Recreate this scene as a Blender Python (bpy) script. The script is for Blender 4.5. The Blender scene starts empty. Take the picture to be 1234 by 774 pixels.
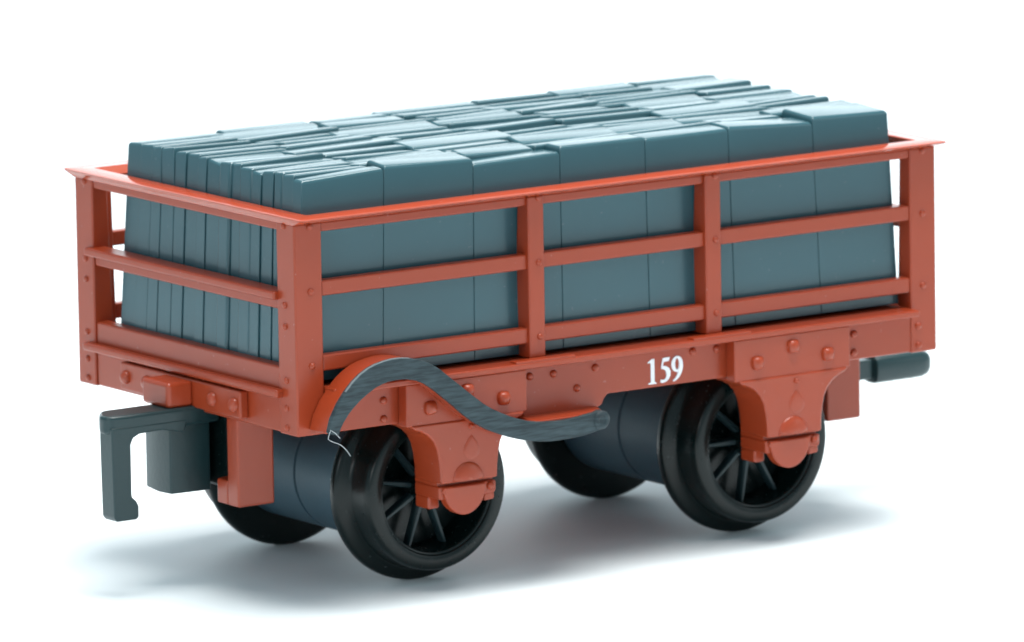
import bpy, bmesh, math, random
from mathutils import Vector, Matrix

S = bpy.context.scene
S.unit_settings.system = 'METRIC'
S.unit_settings.scale_length = 0.01          # one unit is one centimetre: a small model wagon
COL = S.collection

# ------------------------------------------------------------------ camera
cam = bpy.data.cameras.new('camera')
cam_o = bpy.data.objects.new('camera', cam)
COL.objects.link(cam_o)
FW = Vector((0.55495199, 0.81442265, -0.16954067))
RT = Vector((0.82472718, -0.5653044, -0.0160004))
UP = Vector((0.10887318, 0.13094535, 0.9853933))
M = Matrix(((RT.x, UP.x, -FW.x, -25.0575728), (RT.y, UP.y, -FW.y, -38.5066724), (RT.z, UP.z, -FW.z, 9.23797904), (0, 0, 0, 1)))
cam_o.matrix_world = M
cam.sensor_width = 36.0
cam.lens = 36.0 * 10.0965731
cam.clip_start = 0.5
cam.clip_end = 500.0
cam.dof.use_dof = True
cam.dof.focus_distance = 45.6
cam.dof.aperture_fstop = 2.2
S.camera = cam_o

# ------------------------------------------------------------------ light: a white studio tent and a softbox overhead
w = bpy.data.worlds.new('World')
S.world = w
w.use_nodes = True
bg = w.node_tree.nodes['Background']
bg.inputs[0].default_value = (0.66, 0.90, 1.0, 1)
bg.inputs[1].default_value = 0.60


def area(name, loc, target, size, size_y, power, color):
    l = bpy.data.lights.new(name, 'AREA')
    l.shape = 'RECTANGLE'
    l.size, l.size_y, l.energy, l.color = size, size_y, power, color
    o = bpy.data.objects.new(name, l)
    COL.objects.link(o)
    o.location = loc
    o.rotation_euler = (Vector(target) - Vector(loc)).to_track_quat('-Z', 'Y').to_euler()
    return o


area('softbox_overhead', (3.0, -0.8, 17.0), (1.8, 0.7, 0.0), 13.0, 10.0, 6000.0, (1.0, 0.965, 0.93))
area('softbox_front', (24.0, -20.0, 9.5), (1.8, 0.9, 0.9), 8.0, 7.0, 420.0, (1.0, 0.975, 0.96))
area('bounce_fill_left', (-24.0, -9.0, 11.0), (0.6, 0.9, 0.9), 12.0, 9.0, 1200.0, (1.0, 0.985, 0.98))  # added fill standing in for an unseen white bounce card, lightens the end
# a third lamp washes the paper sweep behind the model until it burns out
area('backdrop_lamp', (21.0, 31.0, 36.0), (33.0, 48.0, 14.0), 60.0, 12.0, 33000.0, (1.0, 0.98, 0.97))

S.view_settings.view_transform = 'Standard'
S.view_settings.look = 'None'
S.view_settings.exposure = 0.0
S.view_settings.gamma = 1.0
S.render.film_transparent = False
try:
    S.cycles.max_bounces = 8
    S.cycles.diffuse_bounces = 5
    S.cycles.glossy_bounces = 4
    S.cycles.use_denoising = True
except Exception:
    pass


# ------------------------------------------------------------------ materials
def plastic(name, col, rough=0.42, spec=0.5, var=0.06, bump=0.05, scale=18.0, speck=0.0, coat=0.0):
    m = bpy.data.materials.new(name)
    m.use_nodes = True
    nt = m.node_tree
    N, Lk = nt.nodes, nt.links
    b = N['Principled BSDF']
    tc = N.new('ShaderNodeTexCoord')
    n1 = N.new('ShaderNodeTexNoise')
    n1.inputs['Scale'].default_value = scale * 0.12
    n1.inputs['Detail'].default_value = 5
    Lk.new(tc.outputs['Object'], n1.inputs['Vector'])
    mx = N.new('ShaderNodeMix')
    mx.data_type = 'RGBA'
    d = [c * (1 - var) for c in col]
    u = [min(1, c * (1 + var)) for c in col]
    mx.inputs['A'].default_value = (*d, 1)
    mx.inputs['B'].default_value = (*u, 1)
    Lk.new(n1.outputs['Fac'], mx.inputs['Factor'])
    last = mx.outputs['Result']
    if speck > 0:
        n3 = N.new('ShaderNodeTexNoise')
        n3.inputs['Scale'].default_value = 38.0
        n3.inputs['Detail'].default_value = 1
        Lk.new(tc.outputs['Object'], n3.inputs['Vector'])
        rp = N.new('ShaderNodeValToRGB')
        rp.color_ramp.elements[0].position = 0.76
        rp.color_ramp.elements[1].position = 0.80
        Lk.new(n3.outputs['Fac'], rp.inputs['Fac'])
        ml = N.new('ShaderNodeMath')
        ml.operation = 'MULTIPLY'
        ml.inputs[1].default_value = speck
        Lk.new(rp.outputs['Color'], ml.inputs[0])
        m2 = N.new('ShaderNodeMix')
        m2.data_type = 'RGBA'
        m2.inputs['B'].default_value = (0.75, 0.75, 0.75, 1)
        Lk.new(ml.outputs[0], m2.inputs['Factor'])
        Lk.new(last, m2.inputs['A'])
        last = m2.outputs['Result']
    Lk.new(last, b.inputs['Base Color'])
    n2 = N.new('ShaderNodeTexNoise')
    n2.inputs['Scale'].default_value = scale * 2.2
    n2.inputs['Detail'].default_value = 4
    Lk.new(tc.outputs['Object'], n2.inputs['Vector'])
    mr = N.new('ShaderNodeMapRange')
    mr.inputs['To Min'].default_value = rough - 0.02
    mr.inputs['To Max'].default_value = rough + 0.03
    Lk.new(n2.outputs['Fac'], mr.inputs['Value'])
    Lk.new(mr.outputs['Result'], b.inputs['Roughness'])
    bp = N.new('ShaderNodeBump')
    bp.inputs['Strength'].default_value = bump
    bp.inputs['Distance'].default_value = 0.02
    Lk.new(n2.outputs['Fac'], bp.inputs['Height'])
    Lk.new(bp.outputs['Normal'], b.inputs['Normal'])
    b.inputs['Specular IOR Level'].default_value = spec
    b.inputs['Coat Weight'].default_value = coat
    b.inputs['Coat Roughness'].default_value = 0.25
    return m


RED = plastic('red_plastic', (0.325, 0.043, 0.013), rough=0.31, spec=0.5, var=0.05, bump=0.015, speck=0.12)
SLATE = plastic('slate_plastic', (0.028, 0.088, 0.109), rough=0.23, spec=0.62, var=0.08, bump=0.008, scale=20, speck=0.04, coat=0.06)
SLATE.node_tree.nodes['Principled BSDF'].inputs['Coat Roughness'].default_value = 0.12
BLACK = plastic('coupling_plastic', (0.010, 0.032, 0.036), rough=0.34, spec=0.5, var=0.10, bump=0.06)
WHEEL = plastic('wheel_plastic', (0.002, 0.0065, 0.0065), rough=0.26, spec=0.30, var=0.15, bump=0.02, speck=0.06)
SPOKE = plastic('spoke_plastic', (0.012, 0.028, 0.033), rough=0.40, spec=0.4, var=0.1, bump=0.03)
DRUM = plastic('axle_drum_plastic', (0.042, 0.088, 0.118), rough=0.50, spec=0.4, var=0.08, bump=0.05)
WHITE = plastic('number_paint', (0.86, 0.86, 0.90), rough=0.5, spec=0.3, var=0.02, bump=0.05)
WORN_LIT = plastic('worn_lit_paint', (0.16, 0.18, 0.19), rough=0.4, spec=0.5, var=0.4, bump=0.2)  # rubbed paint, with the light on the bevel put into the colour
SILVER = plastic('thread_grey', (0.42, 0.45, 0.47), rough=0.35, spec=0.6, var=0.1, bump=0.1)  # plain grey of the hanging thread

# dark grey lever paint with brushed streaks and specks
LEVER = plastic('lever_paint', (0.055, 0.085, 0.100), rough=0.52, spec=0.35, var=0.10, bump=0.05, speck=0.3)
nt = LEVER.node_tree
bs = nt.nodes['Principled BSDF']
tcn = nt.nodes.new('ShaderNodeTexCoord')
mp = nt.nodes.new('ShaderNodeMapping')
mp.inputs['Scale'].default_value = (6.0, 6.0, 55.0)
mp.inputs['Rotation'].default_value = (0, math.radians(8), 0)
ns = nt.nodes.new('ShaderNodeTexNoise')
ns.inputs['Scale'].default_value = 1.6
ns.inputs['Detail'].default_value = 3
nt.links.new(tcn.outputs['Object'], mp.inputs['Vector'])
nt.links.new(mp.outputs['Vector'], ns.inputs['Vector'])
rmp = nt.nodes.new('ShaderNodeValToRGB')
rmp.color_ramp.elements[0].position = 0.35
rmp.color_ramp.elements[0].color = (0.014, 0.026, 0.032, 1)
rmp.color_ramp.elements[1].position = 0.70
rmp.color_ramp.elements[1].color = (0.042, 0.066, 0.076, 1)
nt.links.new(ns.outputs['Fac'], rmp.inputs['Fac'])
nt.links.new(rmp.outputs['Color'], bs.inputs['Base Color'])

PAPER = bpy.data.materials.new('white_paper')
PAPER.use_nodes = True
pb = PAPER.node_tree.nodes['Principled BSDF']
pb.inputs['Base Color'].default_value = (0.79, 0.86, 0.885, 1)  # cool tint put into the paper colour so its shadow turns bluish
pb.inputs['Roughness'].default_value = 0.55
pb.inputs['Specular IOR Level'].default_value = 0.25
pn = PAPER.node_tree.nodes.new('ShaderNodeTexNoise')
pn.inputs['Scale'].default_value = 30
pbp = PAPER.node_tree.nodes.new('ShaderNodeBump')
pbp.inputs['Strength'].default_value = 0.04
pbp.inputs['Distance'].default_value = 0.02
PAPER.node_tree.links.new(pn.outputs['Fac'], pbp.inputs['Height'])
PAPER.node_tree.links.new(pbp.outputs['Normal'], pb.inputs['Normal'])


# ------------------------------------------------------------------ mesh helpers
def new_obj(name, bm, mat, parent=None, bevel=0.012, seg=2, smooth=True, label=None):
    bmesh.ops.recalc_face_normals(bm, faces=bm.faces[:])
    me = bpy.data.meshes.new(name)
    bm.to_mesh(me)
    bm.free()
    me.materials.append(mat)
    if smooth:
        for p in me.polygons:
            p.use_smooth = True
    o = bpy.data.objects.new(name, me)
    COL.objects.link(o)
    if parent is not None:
        o.parent = parent
    if bevel:
        md = o.modifiers.new('bevel', 'BEVEL')
        md.width = bevel
        md.segments = seg
        md.limit_method = 'ANGLE'
        md.angle_limit = math.radians(32)
        md.harden_normals = True
        md.use_clamp_overlap = True
    elif smooth:
        me.set_sharp_from_angle(angle=math.radians(38))
    if label:
        o['label'] = label
    return o


def box(bm, x0, x1, y0, y1, z0, z1):
    c = [bm.verts.new(v) for v in ((x0, y0, z0), (x1, y0, z0), (x1, y1, z0), (x0, y1, z0), (x0, y0, z1), (x1, y0, z1), (x1, y1, z1), (x0, y1, z1))]
    for f in ((0, 1, 2, 3), (4, 5, 6, 7), (0, 1, 5, 4), (1, 2, 6, 5), (2, 3, 7, 6), (3, 0, 4, 7)):
        bm.faces.new([c[i] for i in f])
    return c


def boxobj(name, x0, x1, y0, y1, z0, z1, mat, parent, bevel=0.012, **k):
    bm = bmesh.new()
    box(bm, min(x0, x1), max(x0, x1), min(y0, y1), max(y0, y1), z0, z1)
    return new_obj(name, bm, mat, parent, bevel, **k)


def prism_y(bm, pts, y0, y1):
    """outline in (x, z) given thickness along y"""
    a = [bm.verts.new((x, y0, z)) for x, z in pts]
    b = [bm.verts.new((x, y1, z)) for x, z in pts]
    n = len(pts)
    bm.faces.new(a)
    bm.faces.new(b[::-1])
    for i in range(n):
        j = (i + 1) % n
        bm.faces.new((a[i], a[j], b[j], b[i]))


def strip_y(bm, up, lo, y0, y1):
    """band between two equally long rows of (x, z) points, thick along y"""
    n = len(up)
    A = [[bm.verts.new((x, y, z)) for x, z in row] for y in (y0, y1) for row in (up, lo)]
    fu, fl, bu, bl = A
    for i in range(n - 1):
        bm.faces.new((fu[i], fu[i + 1], fl[i + 1], fl[i]))
        bm.faces.new((bu[i], bl[i], bl[i + 1], bu[i + 1]))
        bm.faces.new((fu[i], bu[i], bu[i + 1], fu[i + 1]))
        bm.faces.new((fl[i], fl[i + 1], bl[i + 1], bl[i]))
    bm.faces.new((fu[0], fl[0], bl[0], bu[0]))
    bm.faces.new((fu[-1], bu[-1], bl[-1], fl[-1]))


def prism_z(bm, pts, z0, z1):
    a = [bm.verts.new((x, y, z0)) for x, y in pts]
    b = [bm.verts.new((x, y, z1)) for x, y in pts]
    n = len(pts)
    bm.faces.new(a)
    bm.faces.new(b[::-1])
    for i in range(n):
        j = (i + 1) % n
        bm.faces.new((a[i], a[j], b[j], b[i]))


def lathe_y(bm, prof, cx, cz, n=72, closed=True):
    """profile of (radius, y) turned about an axis along y"""
    rings = []
    for r, y in prof:
        if r < 1e-6:
            rings.append([bm.verts.new((cx, y, cz))])
        else:
            rings.append([bm.verts.new((cx + r * math.cos(2 * math.pi * k / n), y, cz + r * math.sin(2 * math.pi * k / n))) for k in range(n)])
    m = len(rings)
    for i in range(m if closed else m - 1):
        a, b = rings[i], rings[(i + 1) % m]
        for k in range(n):
            l = (k + 1) % n
            if len(a) == 1 and len(b) == 1:
                continue
            if len(a) == 1:
                bm.faces.new((a[0], b[l], b[k]))
            elif len(b) == 1:
                bm.faces.new((a[k], a[l], b[0]))
            else:
                bm.faces.new((a[k], a[l], b[l], b[k]))


def dome(name, c, axis, r, h, parent, mat=None, seg=14, rings=5, squareness=0.0):
    """a rounded bolt or boss standing h out of a face along axis"""
    mat = mat or RED
    bm = bmesh.new()
    ax = Vector(axis)
    t = Vector((0, 0, 1))
    s = ax.cross(t)
    prev = None
    rows = []
    for i in range(rings + 1):
        a = (i / rings) * math.pi / 2
        rr, hh = r * math.cos(a), h * math.sin(a)
        if i == rings:
            rows.append([bm.verts.new(Vector(c) + ax * hh)])
            continue
        row = []
        for k in range(seg):
            th = 2 * math.pi * k / seg
            q = 1.0
            if squareness:
                q = 1.0 / (abs(math.cos(th)) ** 5 + abs(math.sin(th)) ** 5) ** 0.2
                q = 1 + (q - 1) * squareness
            row.append(bm.verts.new(Vector(c) + ax * hh + (s * math.cos(th) + t * math.sin(th)) * rr * q))
        rows.append(row)
    base = [bm.verts.new(v.co - ax * 0.012) for v in rows[0]]
    rows.insert(0, base)
    for i in range(len(rows) - 1):
        a, b = rows[i], rows[i + 1]
        for k in range(seg):
            l = (k + 1) % seg
            if len(b) == 1:
                bm.faces.new((a[k], a[l], b[0]))
            else:
                bm.faces.new((a[k], a[l], b[l], b[k]))
    bm.faces.new(base)
    return new_obj(name, bm, mat, parent, bevel=0)


def empty(name, loc, label, cat):
    o = bpy.data.objects.new(name, None)
    COL.objects.link(o)
    o.location = loc
    o.empty_display_size = 0.3
    o['label'] = label
    o['category'] = cat
    return o


L, W = 3.6, 1.86
ZB = 0.817            # underside of the frame
ZR = 1.822            # top of the rim
CX = 1.8
AX = (CX - 0.916, CX + 0.916)
AZ = 0.448            # axle height

# ------------------------------------------------------------------ the surface: one sheet of white paper, sweeping up far behind
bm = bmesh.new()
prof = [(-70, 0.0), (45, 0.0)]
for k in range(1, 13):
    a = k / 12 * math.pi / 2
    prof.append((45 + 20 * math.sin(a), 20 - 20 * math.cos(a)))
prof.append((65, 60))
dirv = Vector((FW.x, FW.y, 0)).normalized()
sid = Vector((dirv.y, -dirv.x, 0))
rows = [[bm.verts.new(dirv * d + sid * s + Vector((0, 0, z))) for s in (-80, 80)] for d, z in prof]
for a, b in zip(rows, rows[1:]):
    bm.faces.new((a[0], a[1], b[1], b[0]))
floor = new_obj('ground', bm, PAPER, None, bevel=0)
floor['kind'] = 'structure'

# ------------------------------------------------------------------ the wagon
wag = empty('model_wagon', (0, 0, 0), 'red open slat-sided toy railway wagon numbered 159, standing on white paper', 'toy wagon')


def both(y):
    return (y, W - y)


# corner posts (outside corner at the frame corner)
for sx in (0, 1):
    for sy in (0, 1):
        bm = bmesh.new()
        t = 0.15
        # an angle section: one leg along the side, one along the end
        d0, d1 = 0.115, 0.085
        pts0 = [(0, 0), (t, 0), (t, d0), (d0, d0), (d0, t), (0, t)]
        pts1 = [(0, 0), (t, 0), (t, d1), (d1, d1), (d1, t), (0, t)]
        f = lambda q: (q[0] if not sx else L - q[0], q[1] if not sy else W - q[1])
        a = [bm.verts.new((*f(q), ZB)) for q in pts0]
        b = [bm.verts.new((*f(q), 1.79)) for q in pts1]
        bm.faces.new(a)
        bm.faces.new(b[::-1])
        for i in range(6):
            j = (i + 1) % 6
            bm.faces.new((a[i], a[j], b[j], b[i]))
        post = new_obj('corner_post', bm, RED, wag, 0.010)
        if sy == 0:
            xx = 0.085 if not sx else L - 0.078
            for zz in (1.135, 1.476, 1.775):
                dome('bolt', (xx, 0, zz), (0, -1, 0), 0.017, 0.014, post)
            for zz in ((0.943, 0.851) if sx else ()):
                dome('bolt', (L - 0.108, 0, zz), (0, -1, 0), 0.018, 0.015, post)
        if sx == 0:
            yy = 0.085 if not sy else W - 0.085
            for zz in (1.413, 1.315, 1.068, 0.94, 0.850, 1.775):
                dome('bolt', (0, yy, zz), (-1, 0, 0), 0.016, 0.013, post)

# intermediate posts on the long sides
for sy in (0, 1):
    for xc in (1.315, 2.309):
        bm = bmesh.new()
        h = 0.045
        for z, d, k in ((1.036, 0.118, 0), (1.79, 0.075, 1)):
            ys = (-0.012, d) if sy == 0 else (W + 0.012, W - d)
            v = [bm.verts.new(q) for q in ((xc - h, ys[0], z), (xc + h, ys[0], z), (xc + h, ys[1], z), (xc - h, ys[1], z))]
            if k == 0:
                low = v
            else:
                for i in range(4):
                    j = (i + 1) % 4
                    bm.faces.new((low[i], low[j], v[j], v[i]))
            bm.faces.new(v)
        post = new_obj('side_post', bm, RED, wag, 0.010)
        if sy == 0:
            for zz in (1.135, 1.479, 1.780):
                dome('bolt', (xc + 0.012, -0.012, zz), (0, -1, 0), 0.016, 0.013, post)

# side rails: three each side
for sy in (0, 1):
    for z0, z1 in ((1.105, 1.178), (1.449, 1.520), (1.744, 1.788)):
        ys = (0.006, 0.062) if sy == 0 else (W - 0.006, W - 0.062)
        boxobj('side_rail', 0.148, L - 0.148, *ys, z0, z1, RED, wag, 0.009)

# end rails and shelf strips, end sills
for sx in (0, 1):
    X = lambda v: v if not sx else L - v
    boxobj('end_rail', X(0.008), X(0.075), 0.148, W - 0.148, 1.748, 1.788, RED, wag, 0.009)
    boxobj('end_rail', X(0.010), X(0.075), 0.148, W - 0.148, 1.385, 1.432, RED, wag, 0.009)
    boxobj('end_shelf', X(-0.028), X(0.078), 0.135, W - 0.108, 1.431, 1.470, RED, wag, 0.012, seg=3)
    boxobj('end_sill', X(0.010), X(0.080), 0.148, W - 0.148, ZB + 0.002, 1.122, RED, wag, 0.012)
    boxobj('end_shelf', X(-0.040), X(0.011), 0.112, W - 0.095, 0.984, 1.024, RED, wag, 0.014, seg=3)
    pl = boxobj('buffer_plate', X(-0.036), X(0.011), 0.42, W - 0.42, 0.845, 0.975, RED, wag, 0.010)
    if sx == 0:
        for yy in (0.47, 0.65, W - 0.65, W - 0.47):
            dome('bolt', (-0.036, yy, 0.908), (-1, 0, 0), 0.034, 0.028, pl)
    bm = bmesh.new()
    pts = [(-0.172, 0.80), (-0.172, 0.84), (-0.172, 1.02), (-0.172, 1.06), (0.0, 1.06), (0.0, 0.80)]
    y0, y1 = 0.818, 1.045
    v = box(bm, min(X(-0.172), X(-0.03)), max(X(-0.172), X(-0.03)), y0, y1, 0.852, 0.972)
    new_obj('buffer_block', bm, RED, wag, 0.022, seg=4)

# rim with a sharp flared lip
bm = bmesh.new()


def loop(dx, dy, z, rc):
    """rounded rectangle grown by dx, dy about the frame"""
    out = []
    x0, x1, y0, y1 = -dx, L + dx, -dy, W + dy
    for cx, cy, a0 in ((x1 - rc, y0 + rc, -90), (x1 - rc, y1 - rc, 0), (x0 + rc, y1 - rc, 90), (x0 + rc, y0 + rc, 180)):
        for k in range(5):
            a = math.radians(a0 + k * 22.5)
            out.append(bm.verts.new((cx + rc * math.cos(a), cy + rc * math.sin(a), z)))
    return out


loops = [loop(0.004, 0.004, 1.786, 0.010), loop(0.010, 0.070, 1.806, 0.018), loop(0.014, 0.082, 1.812, 0.022), loop(0.014, 0.084, 1.818, 0.022),
         loop(0.006, 0.074, ZR, 0.020), loop(-0.088, -0.030, ZR, 0.010), loop(-0.092, -0.034, 1.817, 0.010), loop(-0.080, -0.066, 1.786, 0.010)]
for i in range(len(loops)):
    a, b = loops[i], loops[(i + 1) % len(loops)]
    n = len(a)
    for k in range(n):
        l = (k + 1) % n
        bm.faces.new((a[k], a[l], b[l], b[k]))
RIM = plastic('red_plastic_polished', (0.38, 0.050, 0.015), rough=0.15, spec=0.6, var=0.04, bump=0.0, speck=0.15)
new_obj('rim', bm, RIM, wag, 0)

# floor of the wagon
boxobj('floor_boards', 0.075, L - 0.075, 0.06, W - 0.06, 0.955, 1.030, RED, wag, 0.008)

# frame along each side: ledge, solebar, plates
for sy in (0, 1):
    Y = lambda v: v if not sy else W - v
    led = boxobj('ledge', 0.152, L - 0.156, Y(-0.082), Y(0.058), 1.004, 1.034, RED, wag, 0.008)
    for xc in (1.315, 2.309):
        boxobj('ledge_pad', xc - 0.165, xc + 0.165, Y(-0.078), Y(-0.020), 1.030, 1.044, RED, led, 0.006)
    bm = bmesh.new()
    pts = [(0.148, ZB), (1.22, ZB), (1.24, 0.765), (1.655, 0.765), (1.680, 0.775), (1.690, 0.800), (1.712, 0.822), (3.452, 0.822), (3.452, 1.006), (0.148, 1.006)]
    prism_y(bm, pts, Y(0.004), Y(0.11))
    sole = new_obj('solebar', bm, RED, wag, 0.008)
    if sy == 0:
        for x, z in ((0.47, 0.934), (0.47, 0.848), (1.276, 0.953), (1.408, 0.951), (1.539, 0.869), (1.642, 0.953), (2.193, 0.967), (2.328, 0.965), (3.117, 0.946), (3.117, 0.858)):
            dome('rivet', (x, 0.004, z), (0, -1, 0), 0.019, 0.016, sole)
    for ia, c in enumerate(AX):
        pl = boxobj('guard_plate', c - 0.335, c + 0.330, Y(-0.066), Y(0.004), 0.806, 1.004, RED, wag, 0.008)
        if sy == 0:
            for x, z in ((c - 0.205, 0.886), (c, 0.942), (c + 0.198, 0.884)):
                dome('bolt', (x, -0.066, z), (0, -1, 0), 0.033, 0.032, pl, squareness=0.7)
        # axle guard, flared at the top
        half = [(0.312, 0.812), (0.300, 0.792), (0.262, 0.780), (0.225, 0.758), (0.196, 0.728), (0.176, 0.690), (0.164, 0.640), (0.157, 0.580), (0.155, 0.524)]
        pts = [(c - a, z) for a, z in half] + [(c + a, z) for a, z in half[::-1]]
        bm = bmesh.new()
        prism_y(bm, pts, Y(-0.074), Y(0.150))
        g = new_obj('axle_guard', bm, RED, wag, 0.016, seg=3)
        sg = -1 if sy == 0 else 1
        bo = dome('boss', (c - 0.010, Y(-0.072), 0.532), (0, sg, 0), 0.084, 0.026, g, rings=7, seg=28)
        for v in bo.data.vertices:
            v.co.z = max(v.co.z, 0.532)
        # raised teardrop with a pip
        bm = bmesh.new()
        tp = []
        for k in range(20):
            a = 2 * math.pi * k / 20
            rr = 0.046
            x, z = rr * math.cos(a), rr * math.sin(a)
            if z > 0:
                x *= (1 - 0.62 * (z / rr) ** 1.5)
                z *= 1.55
            tp.append((c + 0.012 + x, 0.668 + z))
        mx_, mz_ = c + 0.012, 0.672
        prev = None
        for yy, k in ((-0.070, 1.0), (-0.0748, 0.97), (-0.0766, 0.86), (-0.0776, 0.6)):
            row = [bm.verts.new((mx_ + (x - mx_) * k, Y(yy), mz_ + (z - mz_) * k)) for x, z in tp]
            if prev:
                for q in range(20):
                    bm.faces.new((prev[q], prev[(q + 1) % 20], row[(q + 1) % 20], row[q]))
            prev = row
        bm.faces.new(prev)
        new_obj('teardrop', bm, RED, g, 0)
        dome('pip', (c + 0.012, Y(-0.074), 0.778), (0, sg, 0), 0.014, 0.016, g)
        # the bearing keeper under the groove
        bm = bmesh.new()
        prism_y(bm, [(c - 0.156, 0.448), (c + 0.150, 0.448), (c + 0.158, 0.466), (c + 0.158, 0.510), (c - 0.156, 0.510)], Y(-0.056), Y(0.150))
        kpr = new_obj('keeper', bm, RED, g, 0.010, seg=2)
        bm = bmesh.new()
        prism_y(bm, [(c - 0.156, 0.392), (c - 0.095, 0.392), (c - 0.095, 0.455), (c - 0.156, 0.455)], Y(0.035), Y(0.148))
        new_obj('lug', bm, RED, kpr, 0.012, seg=3)
        bm = bmesh.new()
        prism_y(bm, [(c + 0.095, 0.415), (c + 0.152, 0.420), (c + 0.152, 0.455), (c + 0.095, 0.455)], Y(-0.050), Y(0.060))
        new_obj('lug', bm, RED, kpr, 0.010, seg=3)
        bm = bmesh.new()
        dd = [(c - 0.022 + 0.117 * math.cos(math.radians(180 + k * 10)), 0.507 + 0.138 * math.sin(math.radians(180 + k * 10))) for k in range(19)]
        prism_y(bm, dd, Y(-0.071), Y(-0.012))
        cap = new_obj('bearing_cap', bm, RED, kpr, 0.010, seg=3)
        dome('nub', (c + 0.010, Y(-0.040), 0.372), (0, 0, -1), 0.016, 0.014, kpr)
        dome('nub', (c + 0.062, Y(-0.040), 0.402), (0, 0, -1), 0.016, 0.020, kpr)
        dome('bolt', (c + 0.124, Y(-0.056), 0.486), (0, sg, 0), 0.020, 0.020, kpr)
        dome('bolt', (c - 0.130, Y(-0.056), 0.486), (0, sg, 0), 0.014, 0.012, kpr)
        bm = bmesh.new()
        box(bm, c - 0.152, c + 0.152, min(Y(-0.030), Y(0.148)), max(Y(-0.030), Y(0.148)), 0.509, 0.527)
        new_obj('keeper_joint', bm, RED, kpr, 0)

# number on the frame: raised painted figures
num = bmesh.new()
NH, NX, NZ, NY = 0.118, 1.937, 0.839, 0.0005


def num_poly(pts, ox, k):
    prism_y(num, [(NX + (ox + x) * NH, NZ + z * NH) for x, z in pts], NY - 0.0006 * k, 0.012)


def num_ribbon(path, ox, k):
    up, lo = [], []
    for i, (x, z, wd) in enumerate(path):
        a = path[max(0, i - 1)]
        b = path[min(len(path) - 1, i + 1)]
        d = Vector((b[0] - a[0], b[1] - a[1]))
        d.normalize()
        n = Vector((-d.y, d.x)) * wd / 2
        up.append((NX + (ox + x + n.x) * NH, NZ + (z + n.y) * NH))
        lo.append((NX + (ox + x - n.x) * NH, NZ + (z - n.y) * NH))
    strip_y(num, up, lo, NY - 0.0006 * k, 0.012)


num_poly([(0.0, 0.84), (0.0, 0.89), (0.19, 1.0), (0.31, 1.0), (0.31, 0.08), (0.40, 0.045), (0.40, 0.0), (0.02, 0.0), (0.02, 0.045), (0.14, 0.08), (0.14, 0.85)], 0.0, 0)
num_poly([(0.16, 0.82), (0.44, 0.84), (0.49, 0.99), (0.17, 0.985)], 0.56, 1)
num_ribbon([(0.185, 0.97, 0.07), (0.145, 0.80, 0.07), (0.105, 0.62, 0.07)], 0.56, 2)
num_ribbon([(0.08, 0.585, 0.06), (0.17, 0.605, 0.12), (0.28, 0.575, 0.16), (0.37, 0.50, 0.19), (0.415, 0.40, 0.20), (0.41, 0.27, 0.18), (0.35, 0.15, 0.14), (0.25, 0.075, 0.11), (0.14, 0.055, 0.12), (0.04, 0.085, 0.12)], 0.56, 3)
ring = []
for k in range(33):
    a = math.radians(-40 + 360 * k / 32)
    wdt = 0.085 + 0.085 * abs(math.cos(a)) ** 1.5
    ring.append((0.26 + 0.185 * math.cos(a), 0.68 + 0.275 * math.sin(a), wdt))
num_ribbon(ring, 1.13, 4)
num_ribbon([(0.445, 0.70, 0.17), (0.44, 0.52, 0.17), (0.39, 0.35, 0.16), (0.30, 0.19, 0.13), (0.19, 0.085, 0.09), (0.06, 0.02, 0.05)], 1.13, 5)
no = new_obj('painted_number', num, WHITE, wag, 0, smooth=False)

# ------------------------------------------------------------------ brake lever
up = [(0.058, 0.852), (0.077, 0.917), (0.115, 0.982), (0.155, 1.032), (0.198, 1.075), (0.238, 1.104), (0.281, 1.127), (0.320, 1.140), (0.363, 1.149), (0.408, 1.155), (0.453, 1.155), (0.502, 1.149),
      (0.550, 1.137), (0.592, 1.123), (0.632, 1.103), (0.672, 1.077), (0.713, 1.044), (0.760, 1.007), (0.806, 0.970), (0.835, 0.947), (0.864, 0.924), (0.908, 0.891), (0.952, 0.864), (1.000, 0.840), (1.047, 0.819), (1.100, 0.799), (1.151, 0.784),
      (1.207, 0.773), (1.263, 0.768), (1.315, 0.765), (1.367, 0.766), (1.420, 0.770), (1.473, 0.776), (1.515, 0.781), (1.556, 0.786), (1.590, 0.776), (1.606, 0.752)]
lo = [(0.112, 0.836), (0.124, 0.865), (0.143, 0.895), (0.170, 0.928), (0.201, 0.957), (0.237, 0.985), (0.277, 1.010), (0.319, 1.032), (0.352, 1.043), (0.385, 1.051), (0.430, 1.055), (0.475, 1.054),
      (0.517, 1.046), (0.556, 1.034), (0.585, 1.020), (0.613, 1.002), (0.650, 0.974), (0.690, 0.942), (0.745, 0.896), (0.773, 0.872), (0.803, 0.847), (0.838, 0.820), (0.876, 0.795), (0.930, 0.766), (0.987, 0.742), (1.042, 0.721), (1.097, 0.704),
      (1.155, 0.690), (1.216, 0.680), (1.268, 0.675), (1.321, 0.673), (1.388, 0.675), (1.456, 0.679), (1.500, 0.686), (1.546, 0.696), (1.586, 0.712), (1.605, 0.738)]
bm = bmesh.new()
strip_y(bm, up, lo, -0.168, -0.140)
lev = new_obj('brake_lever', bm, LEVER, wag, 0.006, seg=2)
# red web that carries the lever, moulded on the frame
bm = bmesh.new()
ins = lambda r, k: [(x, z + k) for x, z in r]
strip_y(bm, ins(up, -0.006)[:33], ins(lo, 0.006)[:33], -0.139, -0.004)
new_obj('lever_web', bm, RED, wag, 0.008)
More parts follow.
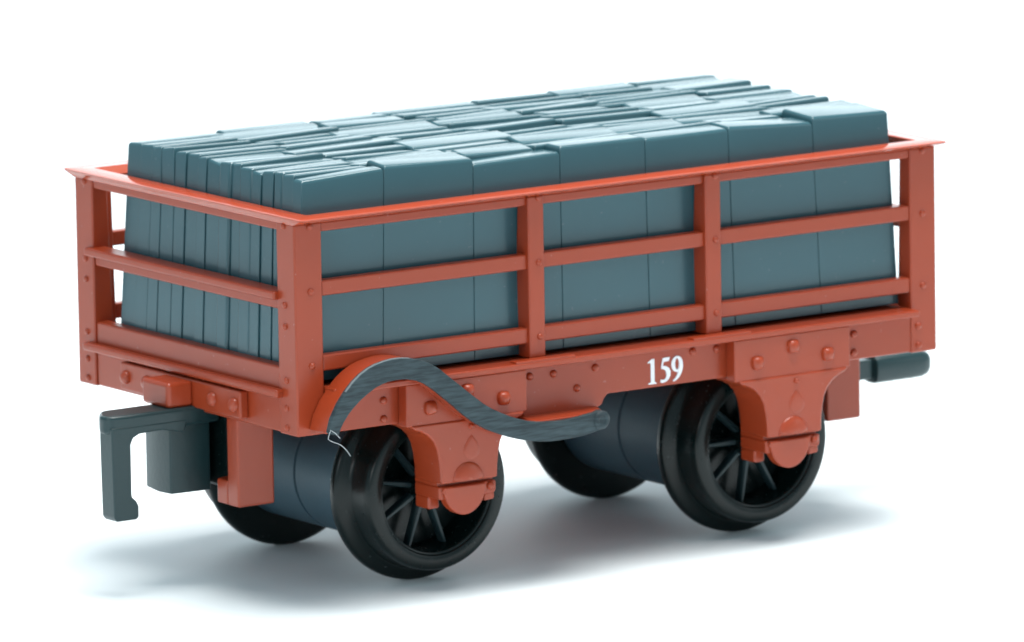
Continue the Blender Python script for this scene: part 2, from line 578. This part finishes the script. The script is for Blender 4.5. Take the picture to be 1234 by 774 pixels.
# lever boss at its right end
bm = bmesh.new()
lathe_y(bm, [(0.0, -0.172), (0.018, -0.172), (0.022, -0.178), (0.036, -0.177), (0.044, -0.170), (0.046, -0.130), (0.0, -0.130)], 1.556, 0.741, n=28, closed=False)
new_obj('pivot_boss', bm, LEVER, lev, 0.004)
# flat shelf tying the web's right end to the frame
bm = bmesh.new()
prism_z(bm, [(1.20, -0.137), (1.545, -0.137), (1.600, -0.120), (1.655, 0.02), (1.655, 0.10), (1.22, 0.10)], 0.752, 0.772)
new_obj('lever_shelf', bm, RED, wag, 0.006)
# pale strip on upper edge: rubbed paint and painted edge light; then the thread
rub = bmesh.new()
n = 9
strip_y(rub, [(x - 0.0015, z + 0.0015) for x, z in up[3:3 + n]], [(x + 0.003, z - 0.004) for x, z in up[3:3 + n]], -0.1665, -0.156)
new_obj('worn_lit_edge', rub, WORN_LIT, lev, 0, label='silvery upper edge of the brake lever, rubbed paint and painted edge light')


def tube(bm, pts, r, n=7):
    rings = []
    for i, p in enumerate(pts):
        a = Vector(pts[max(0, i - 1)])
        b = Vector(pts[min(len(pts) - 1, i + 1)])
        d = (b - a).normalized()
        s = d.cross(Vector((0, 1, 0.01))).normalized()
        t = d.cross(s)
        rings.append([bm.verts.new(Vector(p) + (s * math.cos(2 * math.pi * k / n) + t * math.sin(2 * math.pi * k / n)) * r) for k in range(n)])
    for a, b in zip(rings, rings[1:]):
        for k in range(n):
            l = (k + 1) % n
            bm.faces.new((a[k], a[l], b[l], b[k]))
    bm.faces.new(rings[0])
    bm.faces.new(rings[-1][::-1])


bm = bmesh.new()
tube(bm, [(0.115, -0.172, 0.826), (0.092, -0.173, 0.850), (0.066, -0.172, 0.868), (0.056, -0.172, 0.846), (0.051, -0.172, 0.828), (0.072, -0.172, 0.815), (0.095, -0.172, 0.806), (0.118, -0.172, 0.795), (0.136, -0.172, 0.780), (0.153, -0.172, 0.762), (0.170, -0.172, 0.738)], 0.0016)
new_obj('thread', bm, SILVER, lev, 0, label='thin pale thread hanging from the lower end of the lever')

# ------------------------------------------------------------------ wheels and axles
for ia, c in enumerate(AX):
    bm = bmesh.new()
    R = 0.302
    lathe_y(bm, [(0.0, 0.415), (R - 0.02, 0.415), (R, 0.435), (R, 0.922), (R - 0.012, 0.926), (R - 0.012, 0.936), (R, 0.940), (R, W - 0.435), (R - 0.02, W - 0.415), (0.0, W - 0.415)], c, AZ, n=80, closed=False)
    new_obj('axle_drum', bm, DRUM, wag, 0)
    for sy in (0, 1):
        Y = lambda v: v if not sy else W - v
        bm = bmesh.new()
        prof = [(0.292, 0.215), (0.294, 0.207), (0.299, 0.202), (0.306, 0.201), (0.310, 0.194), (0.315, 0.191), (0.366, 0.190), (0.372, 0.194), (0.380, 0.206), (0.382, 0.24), (0.385, 0.325), (0.390, 0.338), (0.404, 0.350), (0.428, 0.360), (0.441, 0.366), (0.447, 0.374), (0.4485, 0.386),
                (0.4485, 0.404), (0.444, 0.416), (0.436, 0.424), (0.420, 0.430), (0.0, 0.430)]
        prof = [(0.0, 0.385), (0.280, 0.385), (0.286, 0.370)] + prof
        lathe_y(bm, [(r, Y(y)) for r, y in prof], c, AZ, n=96, closed=False)
        wh = new_obj('wheel', bm, WHEEL, wag, 0)
        ph = math.radians(170 if ia == 0 else 180)
        ns = 9
        for k in range(ns):
            a = ph + 2 * math.pi * k / ns
            u = Vector((math.cos(a), 0, math.sin(a)))
            v = Vector((-math.sin(a), 0, math.cos(a)))
            bm = bmesh.new()
            quad = []
            for r, hw in ((0.055, 0.017), (0.30, 0.0085)):
                for dy, sgn in ((0.275, 0.45), (0.305, 1.0), (0.335, 1.0)):
                    pass
                ring = [(hw * 0.5, 0.284), (hw, 0.298), (hw, 0.330), (-hw, 0.330), (-hw, 0.298), (-hw * 0.5, 0.284)]
                quad.append([bm.verts.new(Vector((c, 0, AZ)) + u * r + v * q + Vector((0, Y(yy), 0))) for q, yy in ring])
            for i in range(6):
                j = (i + 1) % 6
                bm.faces.new((quad[0][i], quad[0][j], quad[1][j], quad[1][i]))
            bm.faces.new(quad[0])
            bm.faces.new(quad[1][::-1])
            new_obj('spoke', bm, SPOKE, wh, 0, smooth=False)
        bm = bmesh.new()
        lathe_y(bm, [(0.0, Y(0.225)), (0.07, Y(0.225)), (0.085, Y(0.240)), (0.085, Y(0.345)), (0.0, Y(0.345))], c, AZ, n=32, closed=False)
        new_obj('hub', bm, WHEEL, wh, 0)
        # the pivot that runs into the bearing
        bm = bmesh.new()
        lathe_y(bm, [(0.0, Y(0.10)), (0.03, Y(0.12)), (0.03, Y(0.23)), (0.0, Y(0.23))], c, AZ, n=20, closed=False)
        new_obj('axle_pivot', bm, WHEEL, wh, 0)

# ------------------------------------------------------------------ brackets under the ends, couplings
for sx in (0, 1):
    X = lambda v: v if not sx else L - v
    for sy in (0, 1):
        Y = lambda v: v if not sy else W - v
        bm = bmesh.new()
        ys = sorted((Y(0.56), Y(0.655)))
        zb = 0.405 if not sx else 0.418
        box(bm, min(X(0.036), X(0.235)), max(X(0.036), X(0.235)), *ys, zb, 0.83)
        br = new_obj('bracket', bm, RED, wag, 0.012, seg=2)
        bm = bmesh.new()
        ft = [(X(0.037), zb + 0.0015), (X(0.20), zb + 0.0015), (X(0.20), zb + 0.13), (X(0.037), zb + 0.115)]
        prism_y(bm, ft, Y(0.654), Y(0.745))
        new_obj('foot', bm, RED, br, 0.010)
    # pocket box
    boxobj('coupling_pocket', X(0.10), X(0.30), 0.74, W - 0.74, 0.46, 0.845, WHEEL, wag, 0.015)

# left coupling: arm, hanging hook and block
bm = bmesh.new()
pts = [(0.10, 0.80), (-0.30, 0.80), (-0.42, 0.80), (-0.480, 0.806), (-0.506, 0.830), (-0.508, 0.875), (-0.478, 0.925), (-0.450, 0.965), (-0.42, 0.985), (0.10, 0.99)]
prism_z(bm, pts, 0.768, 0.854)
cpl = new_obj('coupling', bm, BLACK, wag, 0.030, seg=4, label='coupling with a hook that hangs down')
bm = bmesh.new()
hk = [(-0.490, 0.800), (-0.490, 0.700), (-0.485, 0.385), (-0.470, 0.366), (-0.366, 0.366), (-0.352, 0.378), (-0.352, 0.428), (-0.364, 0.452), (-0.388, 0.474), (-0.388, 0.715), (-0.374, 0.745), (-0.340, 0.760), (-0.22, 0.765), (-0.10, 0.740), (-0.08, 0.790), (-0.08, 0.800)]
prism_y(bm, hk, 0.797, 0.905)
new_obj('hook', bm, BLACK, cpl, 0.008, seg=3)
bm = bmesh.new()
prism_z(bm, [(-0.150, 0.842), (-0.005, 0.830), (0.06, 0.830), (0.06, 1.09), (-0.130, 1.085), (-0.160, 0.94)], 0.450, 0.782)
new_obj('block', bm, BLACK, cpl, 0.008, seg=3)

# right coupling: bar with a rounded end
bm = bmesh.new()
n = 20
rings = []
for x, s in ((3.838, 0.80), (3.846, 0.97), (3.86, 1.0), (4.06, 1.0), (4.12, 0.97), (4.158, 0.84), (4.178, 0.60), (4.184, 0.25)):
    row = []
    for k in range(n):
        a = 2 * math.pi * k / n
        ca, sa = math.cos(a), math.sin(a)
        q = 1.0 / (abs(ca) ** 3.4 + abs(sa) ** 3.4) ** (1 / 3.4)
        row.append(bm.verts.new((x, 0.868 + 0.066 * s * q * ca, 0.578 + 0.068 * s * q * sa - 0.0 * (x - 3.84))))
    rings.append(row)
for a, b in zip(rings, rings[1:]):
    for k in range(n):
        l = (k + 1) % n
        bm.faces.new((a[k], a[l], b[l], b[k]))
bm.faces.new(rings[0])
bm.faces.new(rings[-1][::-1])
cpr = new_obj('coupling', bm, BLACK, wag, 0, label='coupling bar with a plain rounded end')
bm = bmesh.new()
box(bm, 3.54, 3.842, 0.835, 0.905, 0.535, 0.63)
new_obj('coupling_arm', bm, BLACK, cpr, 0.01)

# ------------------------------------------------------------------ the slates
load = empty('slate_load', (1.75, 0.83, 1.034), 'stack of blue-grey roofing slates packed on edge inside the red wagon', 'slates')
LO = Vector((1.75, 0.83, 1.034))
rnd = random.Random(11)
X0, X1, Y0, Y1 = 0.100, 3.398, 0.088, 1.572
Z0, Z1 = 1.046, 1.95


def warp(x, y, z):
    """the block widens towards the bottom"""
    k = (1.82 - z) / 0.75
    xc, yc = (X0 + X1) / 2, (Y0 + Y1) / 2
    return Vector((x + (x - xc) / (X1 - X0) * 2 * 0.036 * k, y + (y - yc) / (Y1 - Y0) * 2 * (0.012 if y < yc else 0.034) * k, z))


seams = [0.100, 0.548, 1.040, 1.523, 2.002, 2.476, 2.960, 3.398]
end_rows = [0.088, 0.168, 0.262, 0.338, 0.430, 0.505, 0.612, 0.688, 0.785, 0.895, 0.968, 1.070, 1.160, 1.268, 1.352, 1.455, 1.572]
far_rows = [0.088, 0.335, 0.440, 0.530, 0.625, 0.715, 0.840, 1.000, 1.180, 1.350, 1.470, 1.572]
front_h = [(1.967, 1.985), (1.992, 1.978), (1.952, 1.962), (1.984, 1.982), (1.972, 1.974), (1.980, 1.956), (1.978, 1.968)]


def partition(n):
    ws = [rnd.uniform(0.65, 1.45) for _ in range(n)]
    ws[0] = max(ws[0], 1.25)
    t = sum(ws)
    out = [Y0]
    for q in ws:
        out.append(out[-1] + q / t * (Y1 - Y0))
    return out


# dark joints between the slates are real gaps down to this core
bm = bmesh.new()
c = [bm.verts.new(warp(x, y, z) - LO) for z in (Z0 + 0.002, 1.934) for x, y in ((X0 + .020, Y0 + .006), (X1 - .034, Y0 + .006), (X1 - .034, Y1 - .006), (X0 + .020, Y1 - .006))]
for f in ((0, 1, 2, 3), (4, 5, 6, 7), (0, 1, 5, 4), (1, 2, 6, 5), (2, 3, 7, 6), (3, 0, 4, 7)):
    bm.faces.new([c[i] for i in f])
new_obj('core', bm, SLATE, load, 0)

def seam_shift(k, y):
    return 0.055 * math.sin(11.0 * y + 2.3 * k) + 0.025 * math.sin(29.0 * y + 1.1 * k)


counts = [12, 13, 12, 13, 12, 13, 9]
for ci in range(7):
    rows = end_rows if ci == 0 else far_rows if ci == 6 else partition(counts[ci])
    n = len(rows) - 1
    for ri in range(n):
        ya, yb = rows[ri] + 0.0012, rows[ri + 1] - 0.0012
        xa, xb = seams[ci], seams[ci + 1]
        front = ri == 0
        if not front:
            ym = (ya + yb) / 2
            if ci > 0:
                xa += seam_shift(ci, ym)
            if ci < 6:
                xb += seam_shift(ci + 1, ym)
        if ci > 0:
            xa += 0.0010
        elif not front:
            xa += rnd.uniform(0.0, 0.013)
        if ci < 6:
            xb -= 0.0010
        elif not front:
            xb -= rnd.uniform(0.0, 0.014)
        if front:
            ha, hb = front_h[ci]
            tilt = rnd.uniform(-0.004, 0.014)
            hs = [ha, hb, hb + tilt, ha + tilt]
        else:
            base = rnd.uniform(1.968, 1.982)
            sl = rnd.uniform(-0.004, 0.004)
            ti = rnd.uniform(0.003, 0.011) * rnd.choice((-1, -1, -1, 1)) * min(1.2, (yb - ya) / 0.10)
            hs = [base - sl - ti, base + sl - ti, base + sl + ti * 0.6, base - sl + ti * 0.6]
            if ri == n - 1:
                hs = [1.978 + (h - 1.975) * 0.5 for h in hs]
        # a slight lean, so joints are not all parallel
        le = 0 if front or ri == n - 1 else rnd.uniform(-0.006, 0.006)
        sk = 0 if front or ri == n - 1 else rnd.uniform(-0.012, 0.012)
        bm = bmesh.new()
        cor = [(xa, ya), (xb, ya), (xb, yb), (xa, yb)]
        b = [bm.verts.new(warp(x, y, Z0) - LO) for x, y in cor]
        mid = [bm.verts.new(warp(x, y, 1.82) - LO) for x, y in cor]
        tp = []
        for i, ((x, y), h) in enumerate(zip(cor, hs)):
            yy = y + le + (sk if i in (1, 2) else -sk) * 0.5
            if front and i < 2:
                yy = y + 0.0
            tp.append(bm.verts.new(warp(x, yy, h) - LO))
        bm.faces.new(b)
        bm.faces.new(tp)
        for r0, r1 in ((b, mid), (mid, tp)):
            for i in range(4):
                j = (i + 1) % 4
                bm.faces.new((r0[i], r0[j], r1[j], r1[i]))
        bm.verts.ensure_lookup_table()
        te = [e for e in bm.edges if e.verts[0] in tp and e.verts[1] in tp]
        bmesh.ops.bevel(bm, geom=te, offset=0.014 if not front else 0.018, offset_type='OFFSET', segments=3, profile=0.5, affect='EDGES')
        new_obj('slate', bm, SLATE, load, 0.015 if ci == 0 and not front else 0.005, seg=3 if ci == 0 else 2)
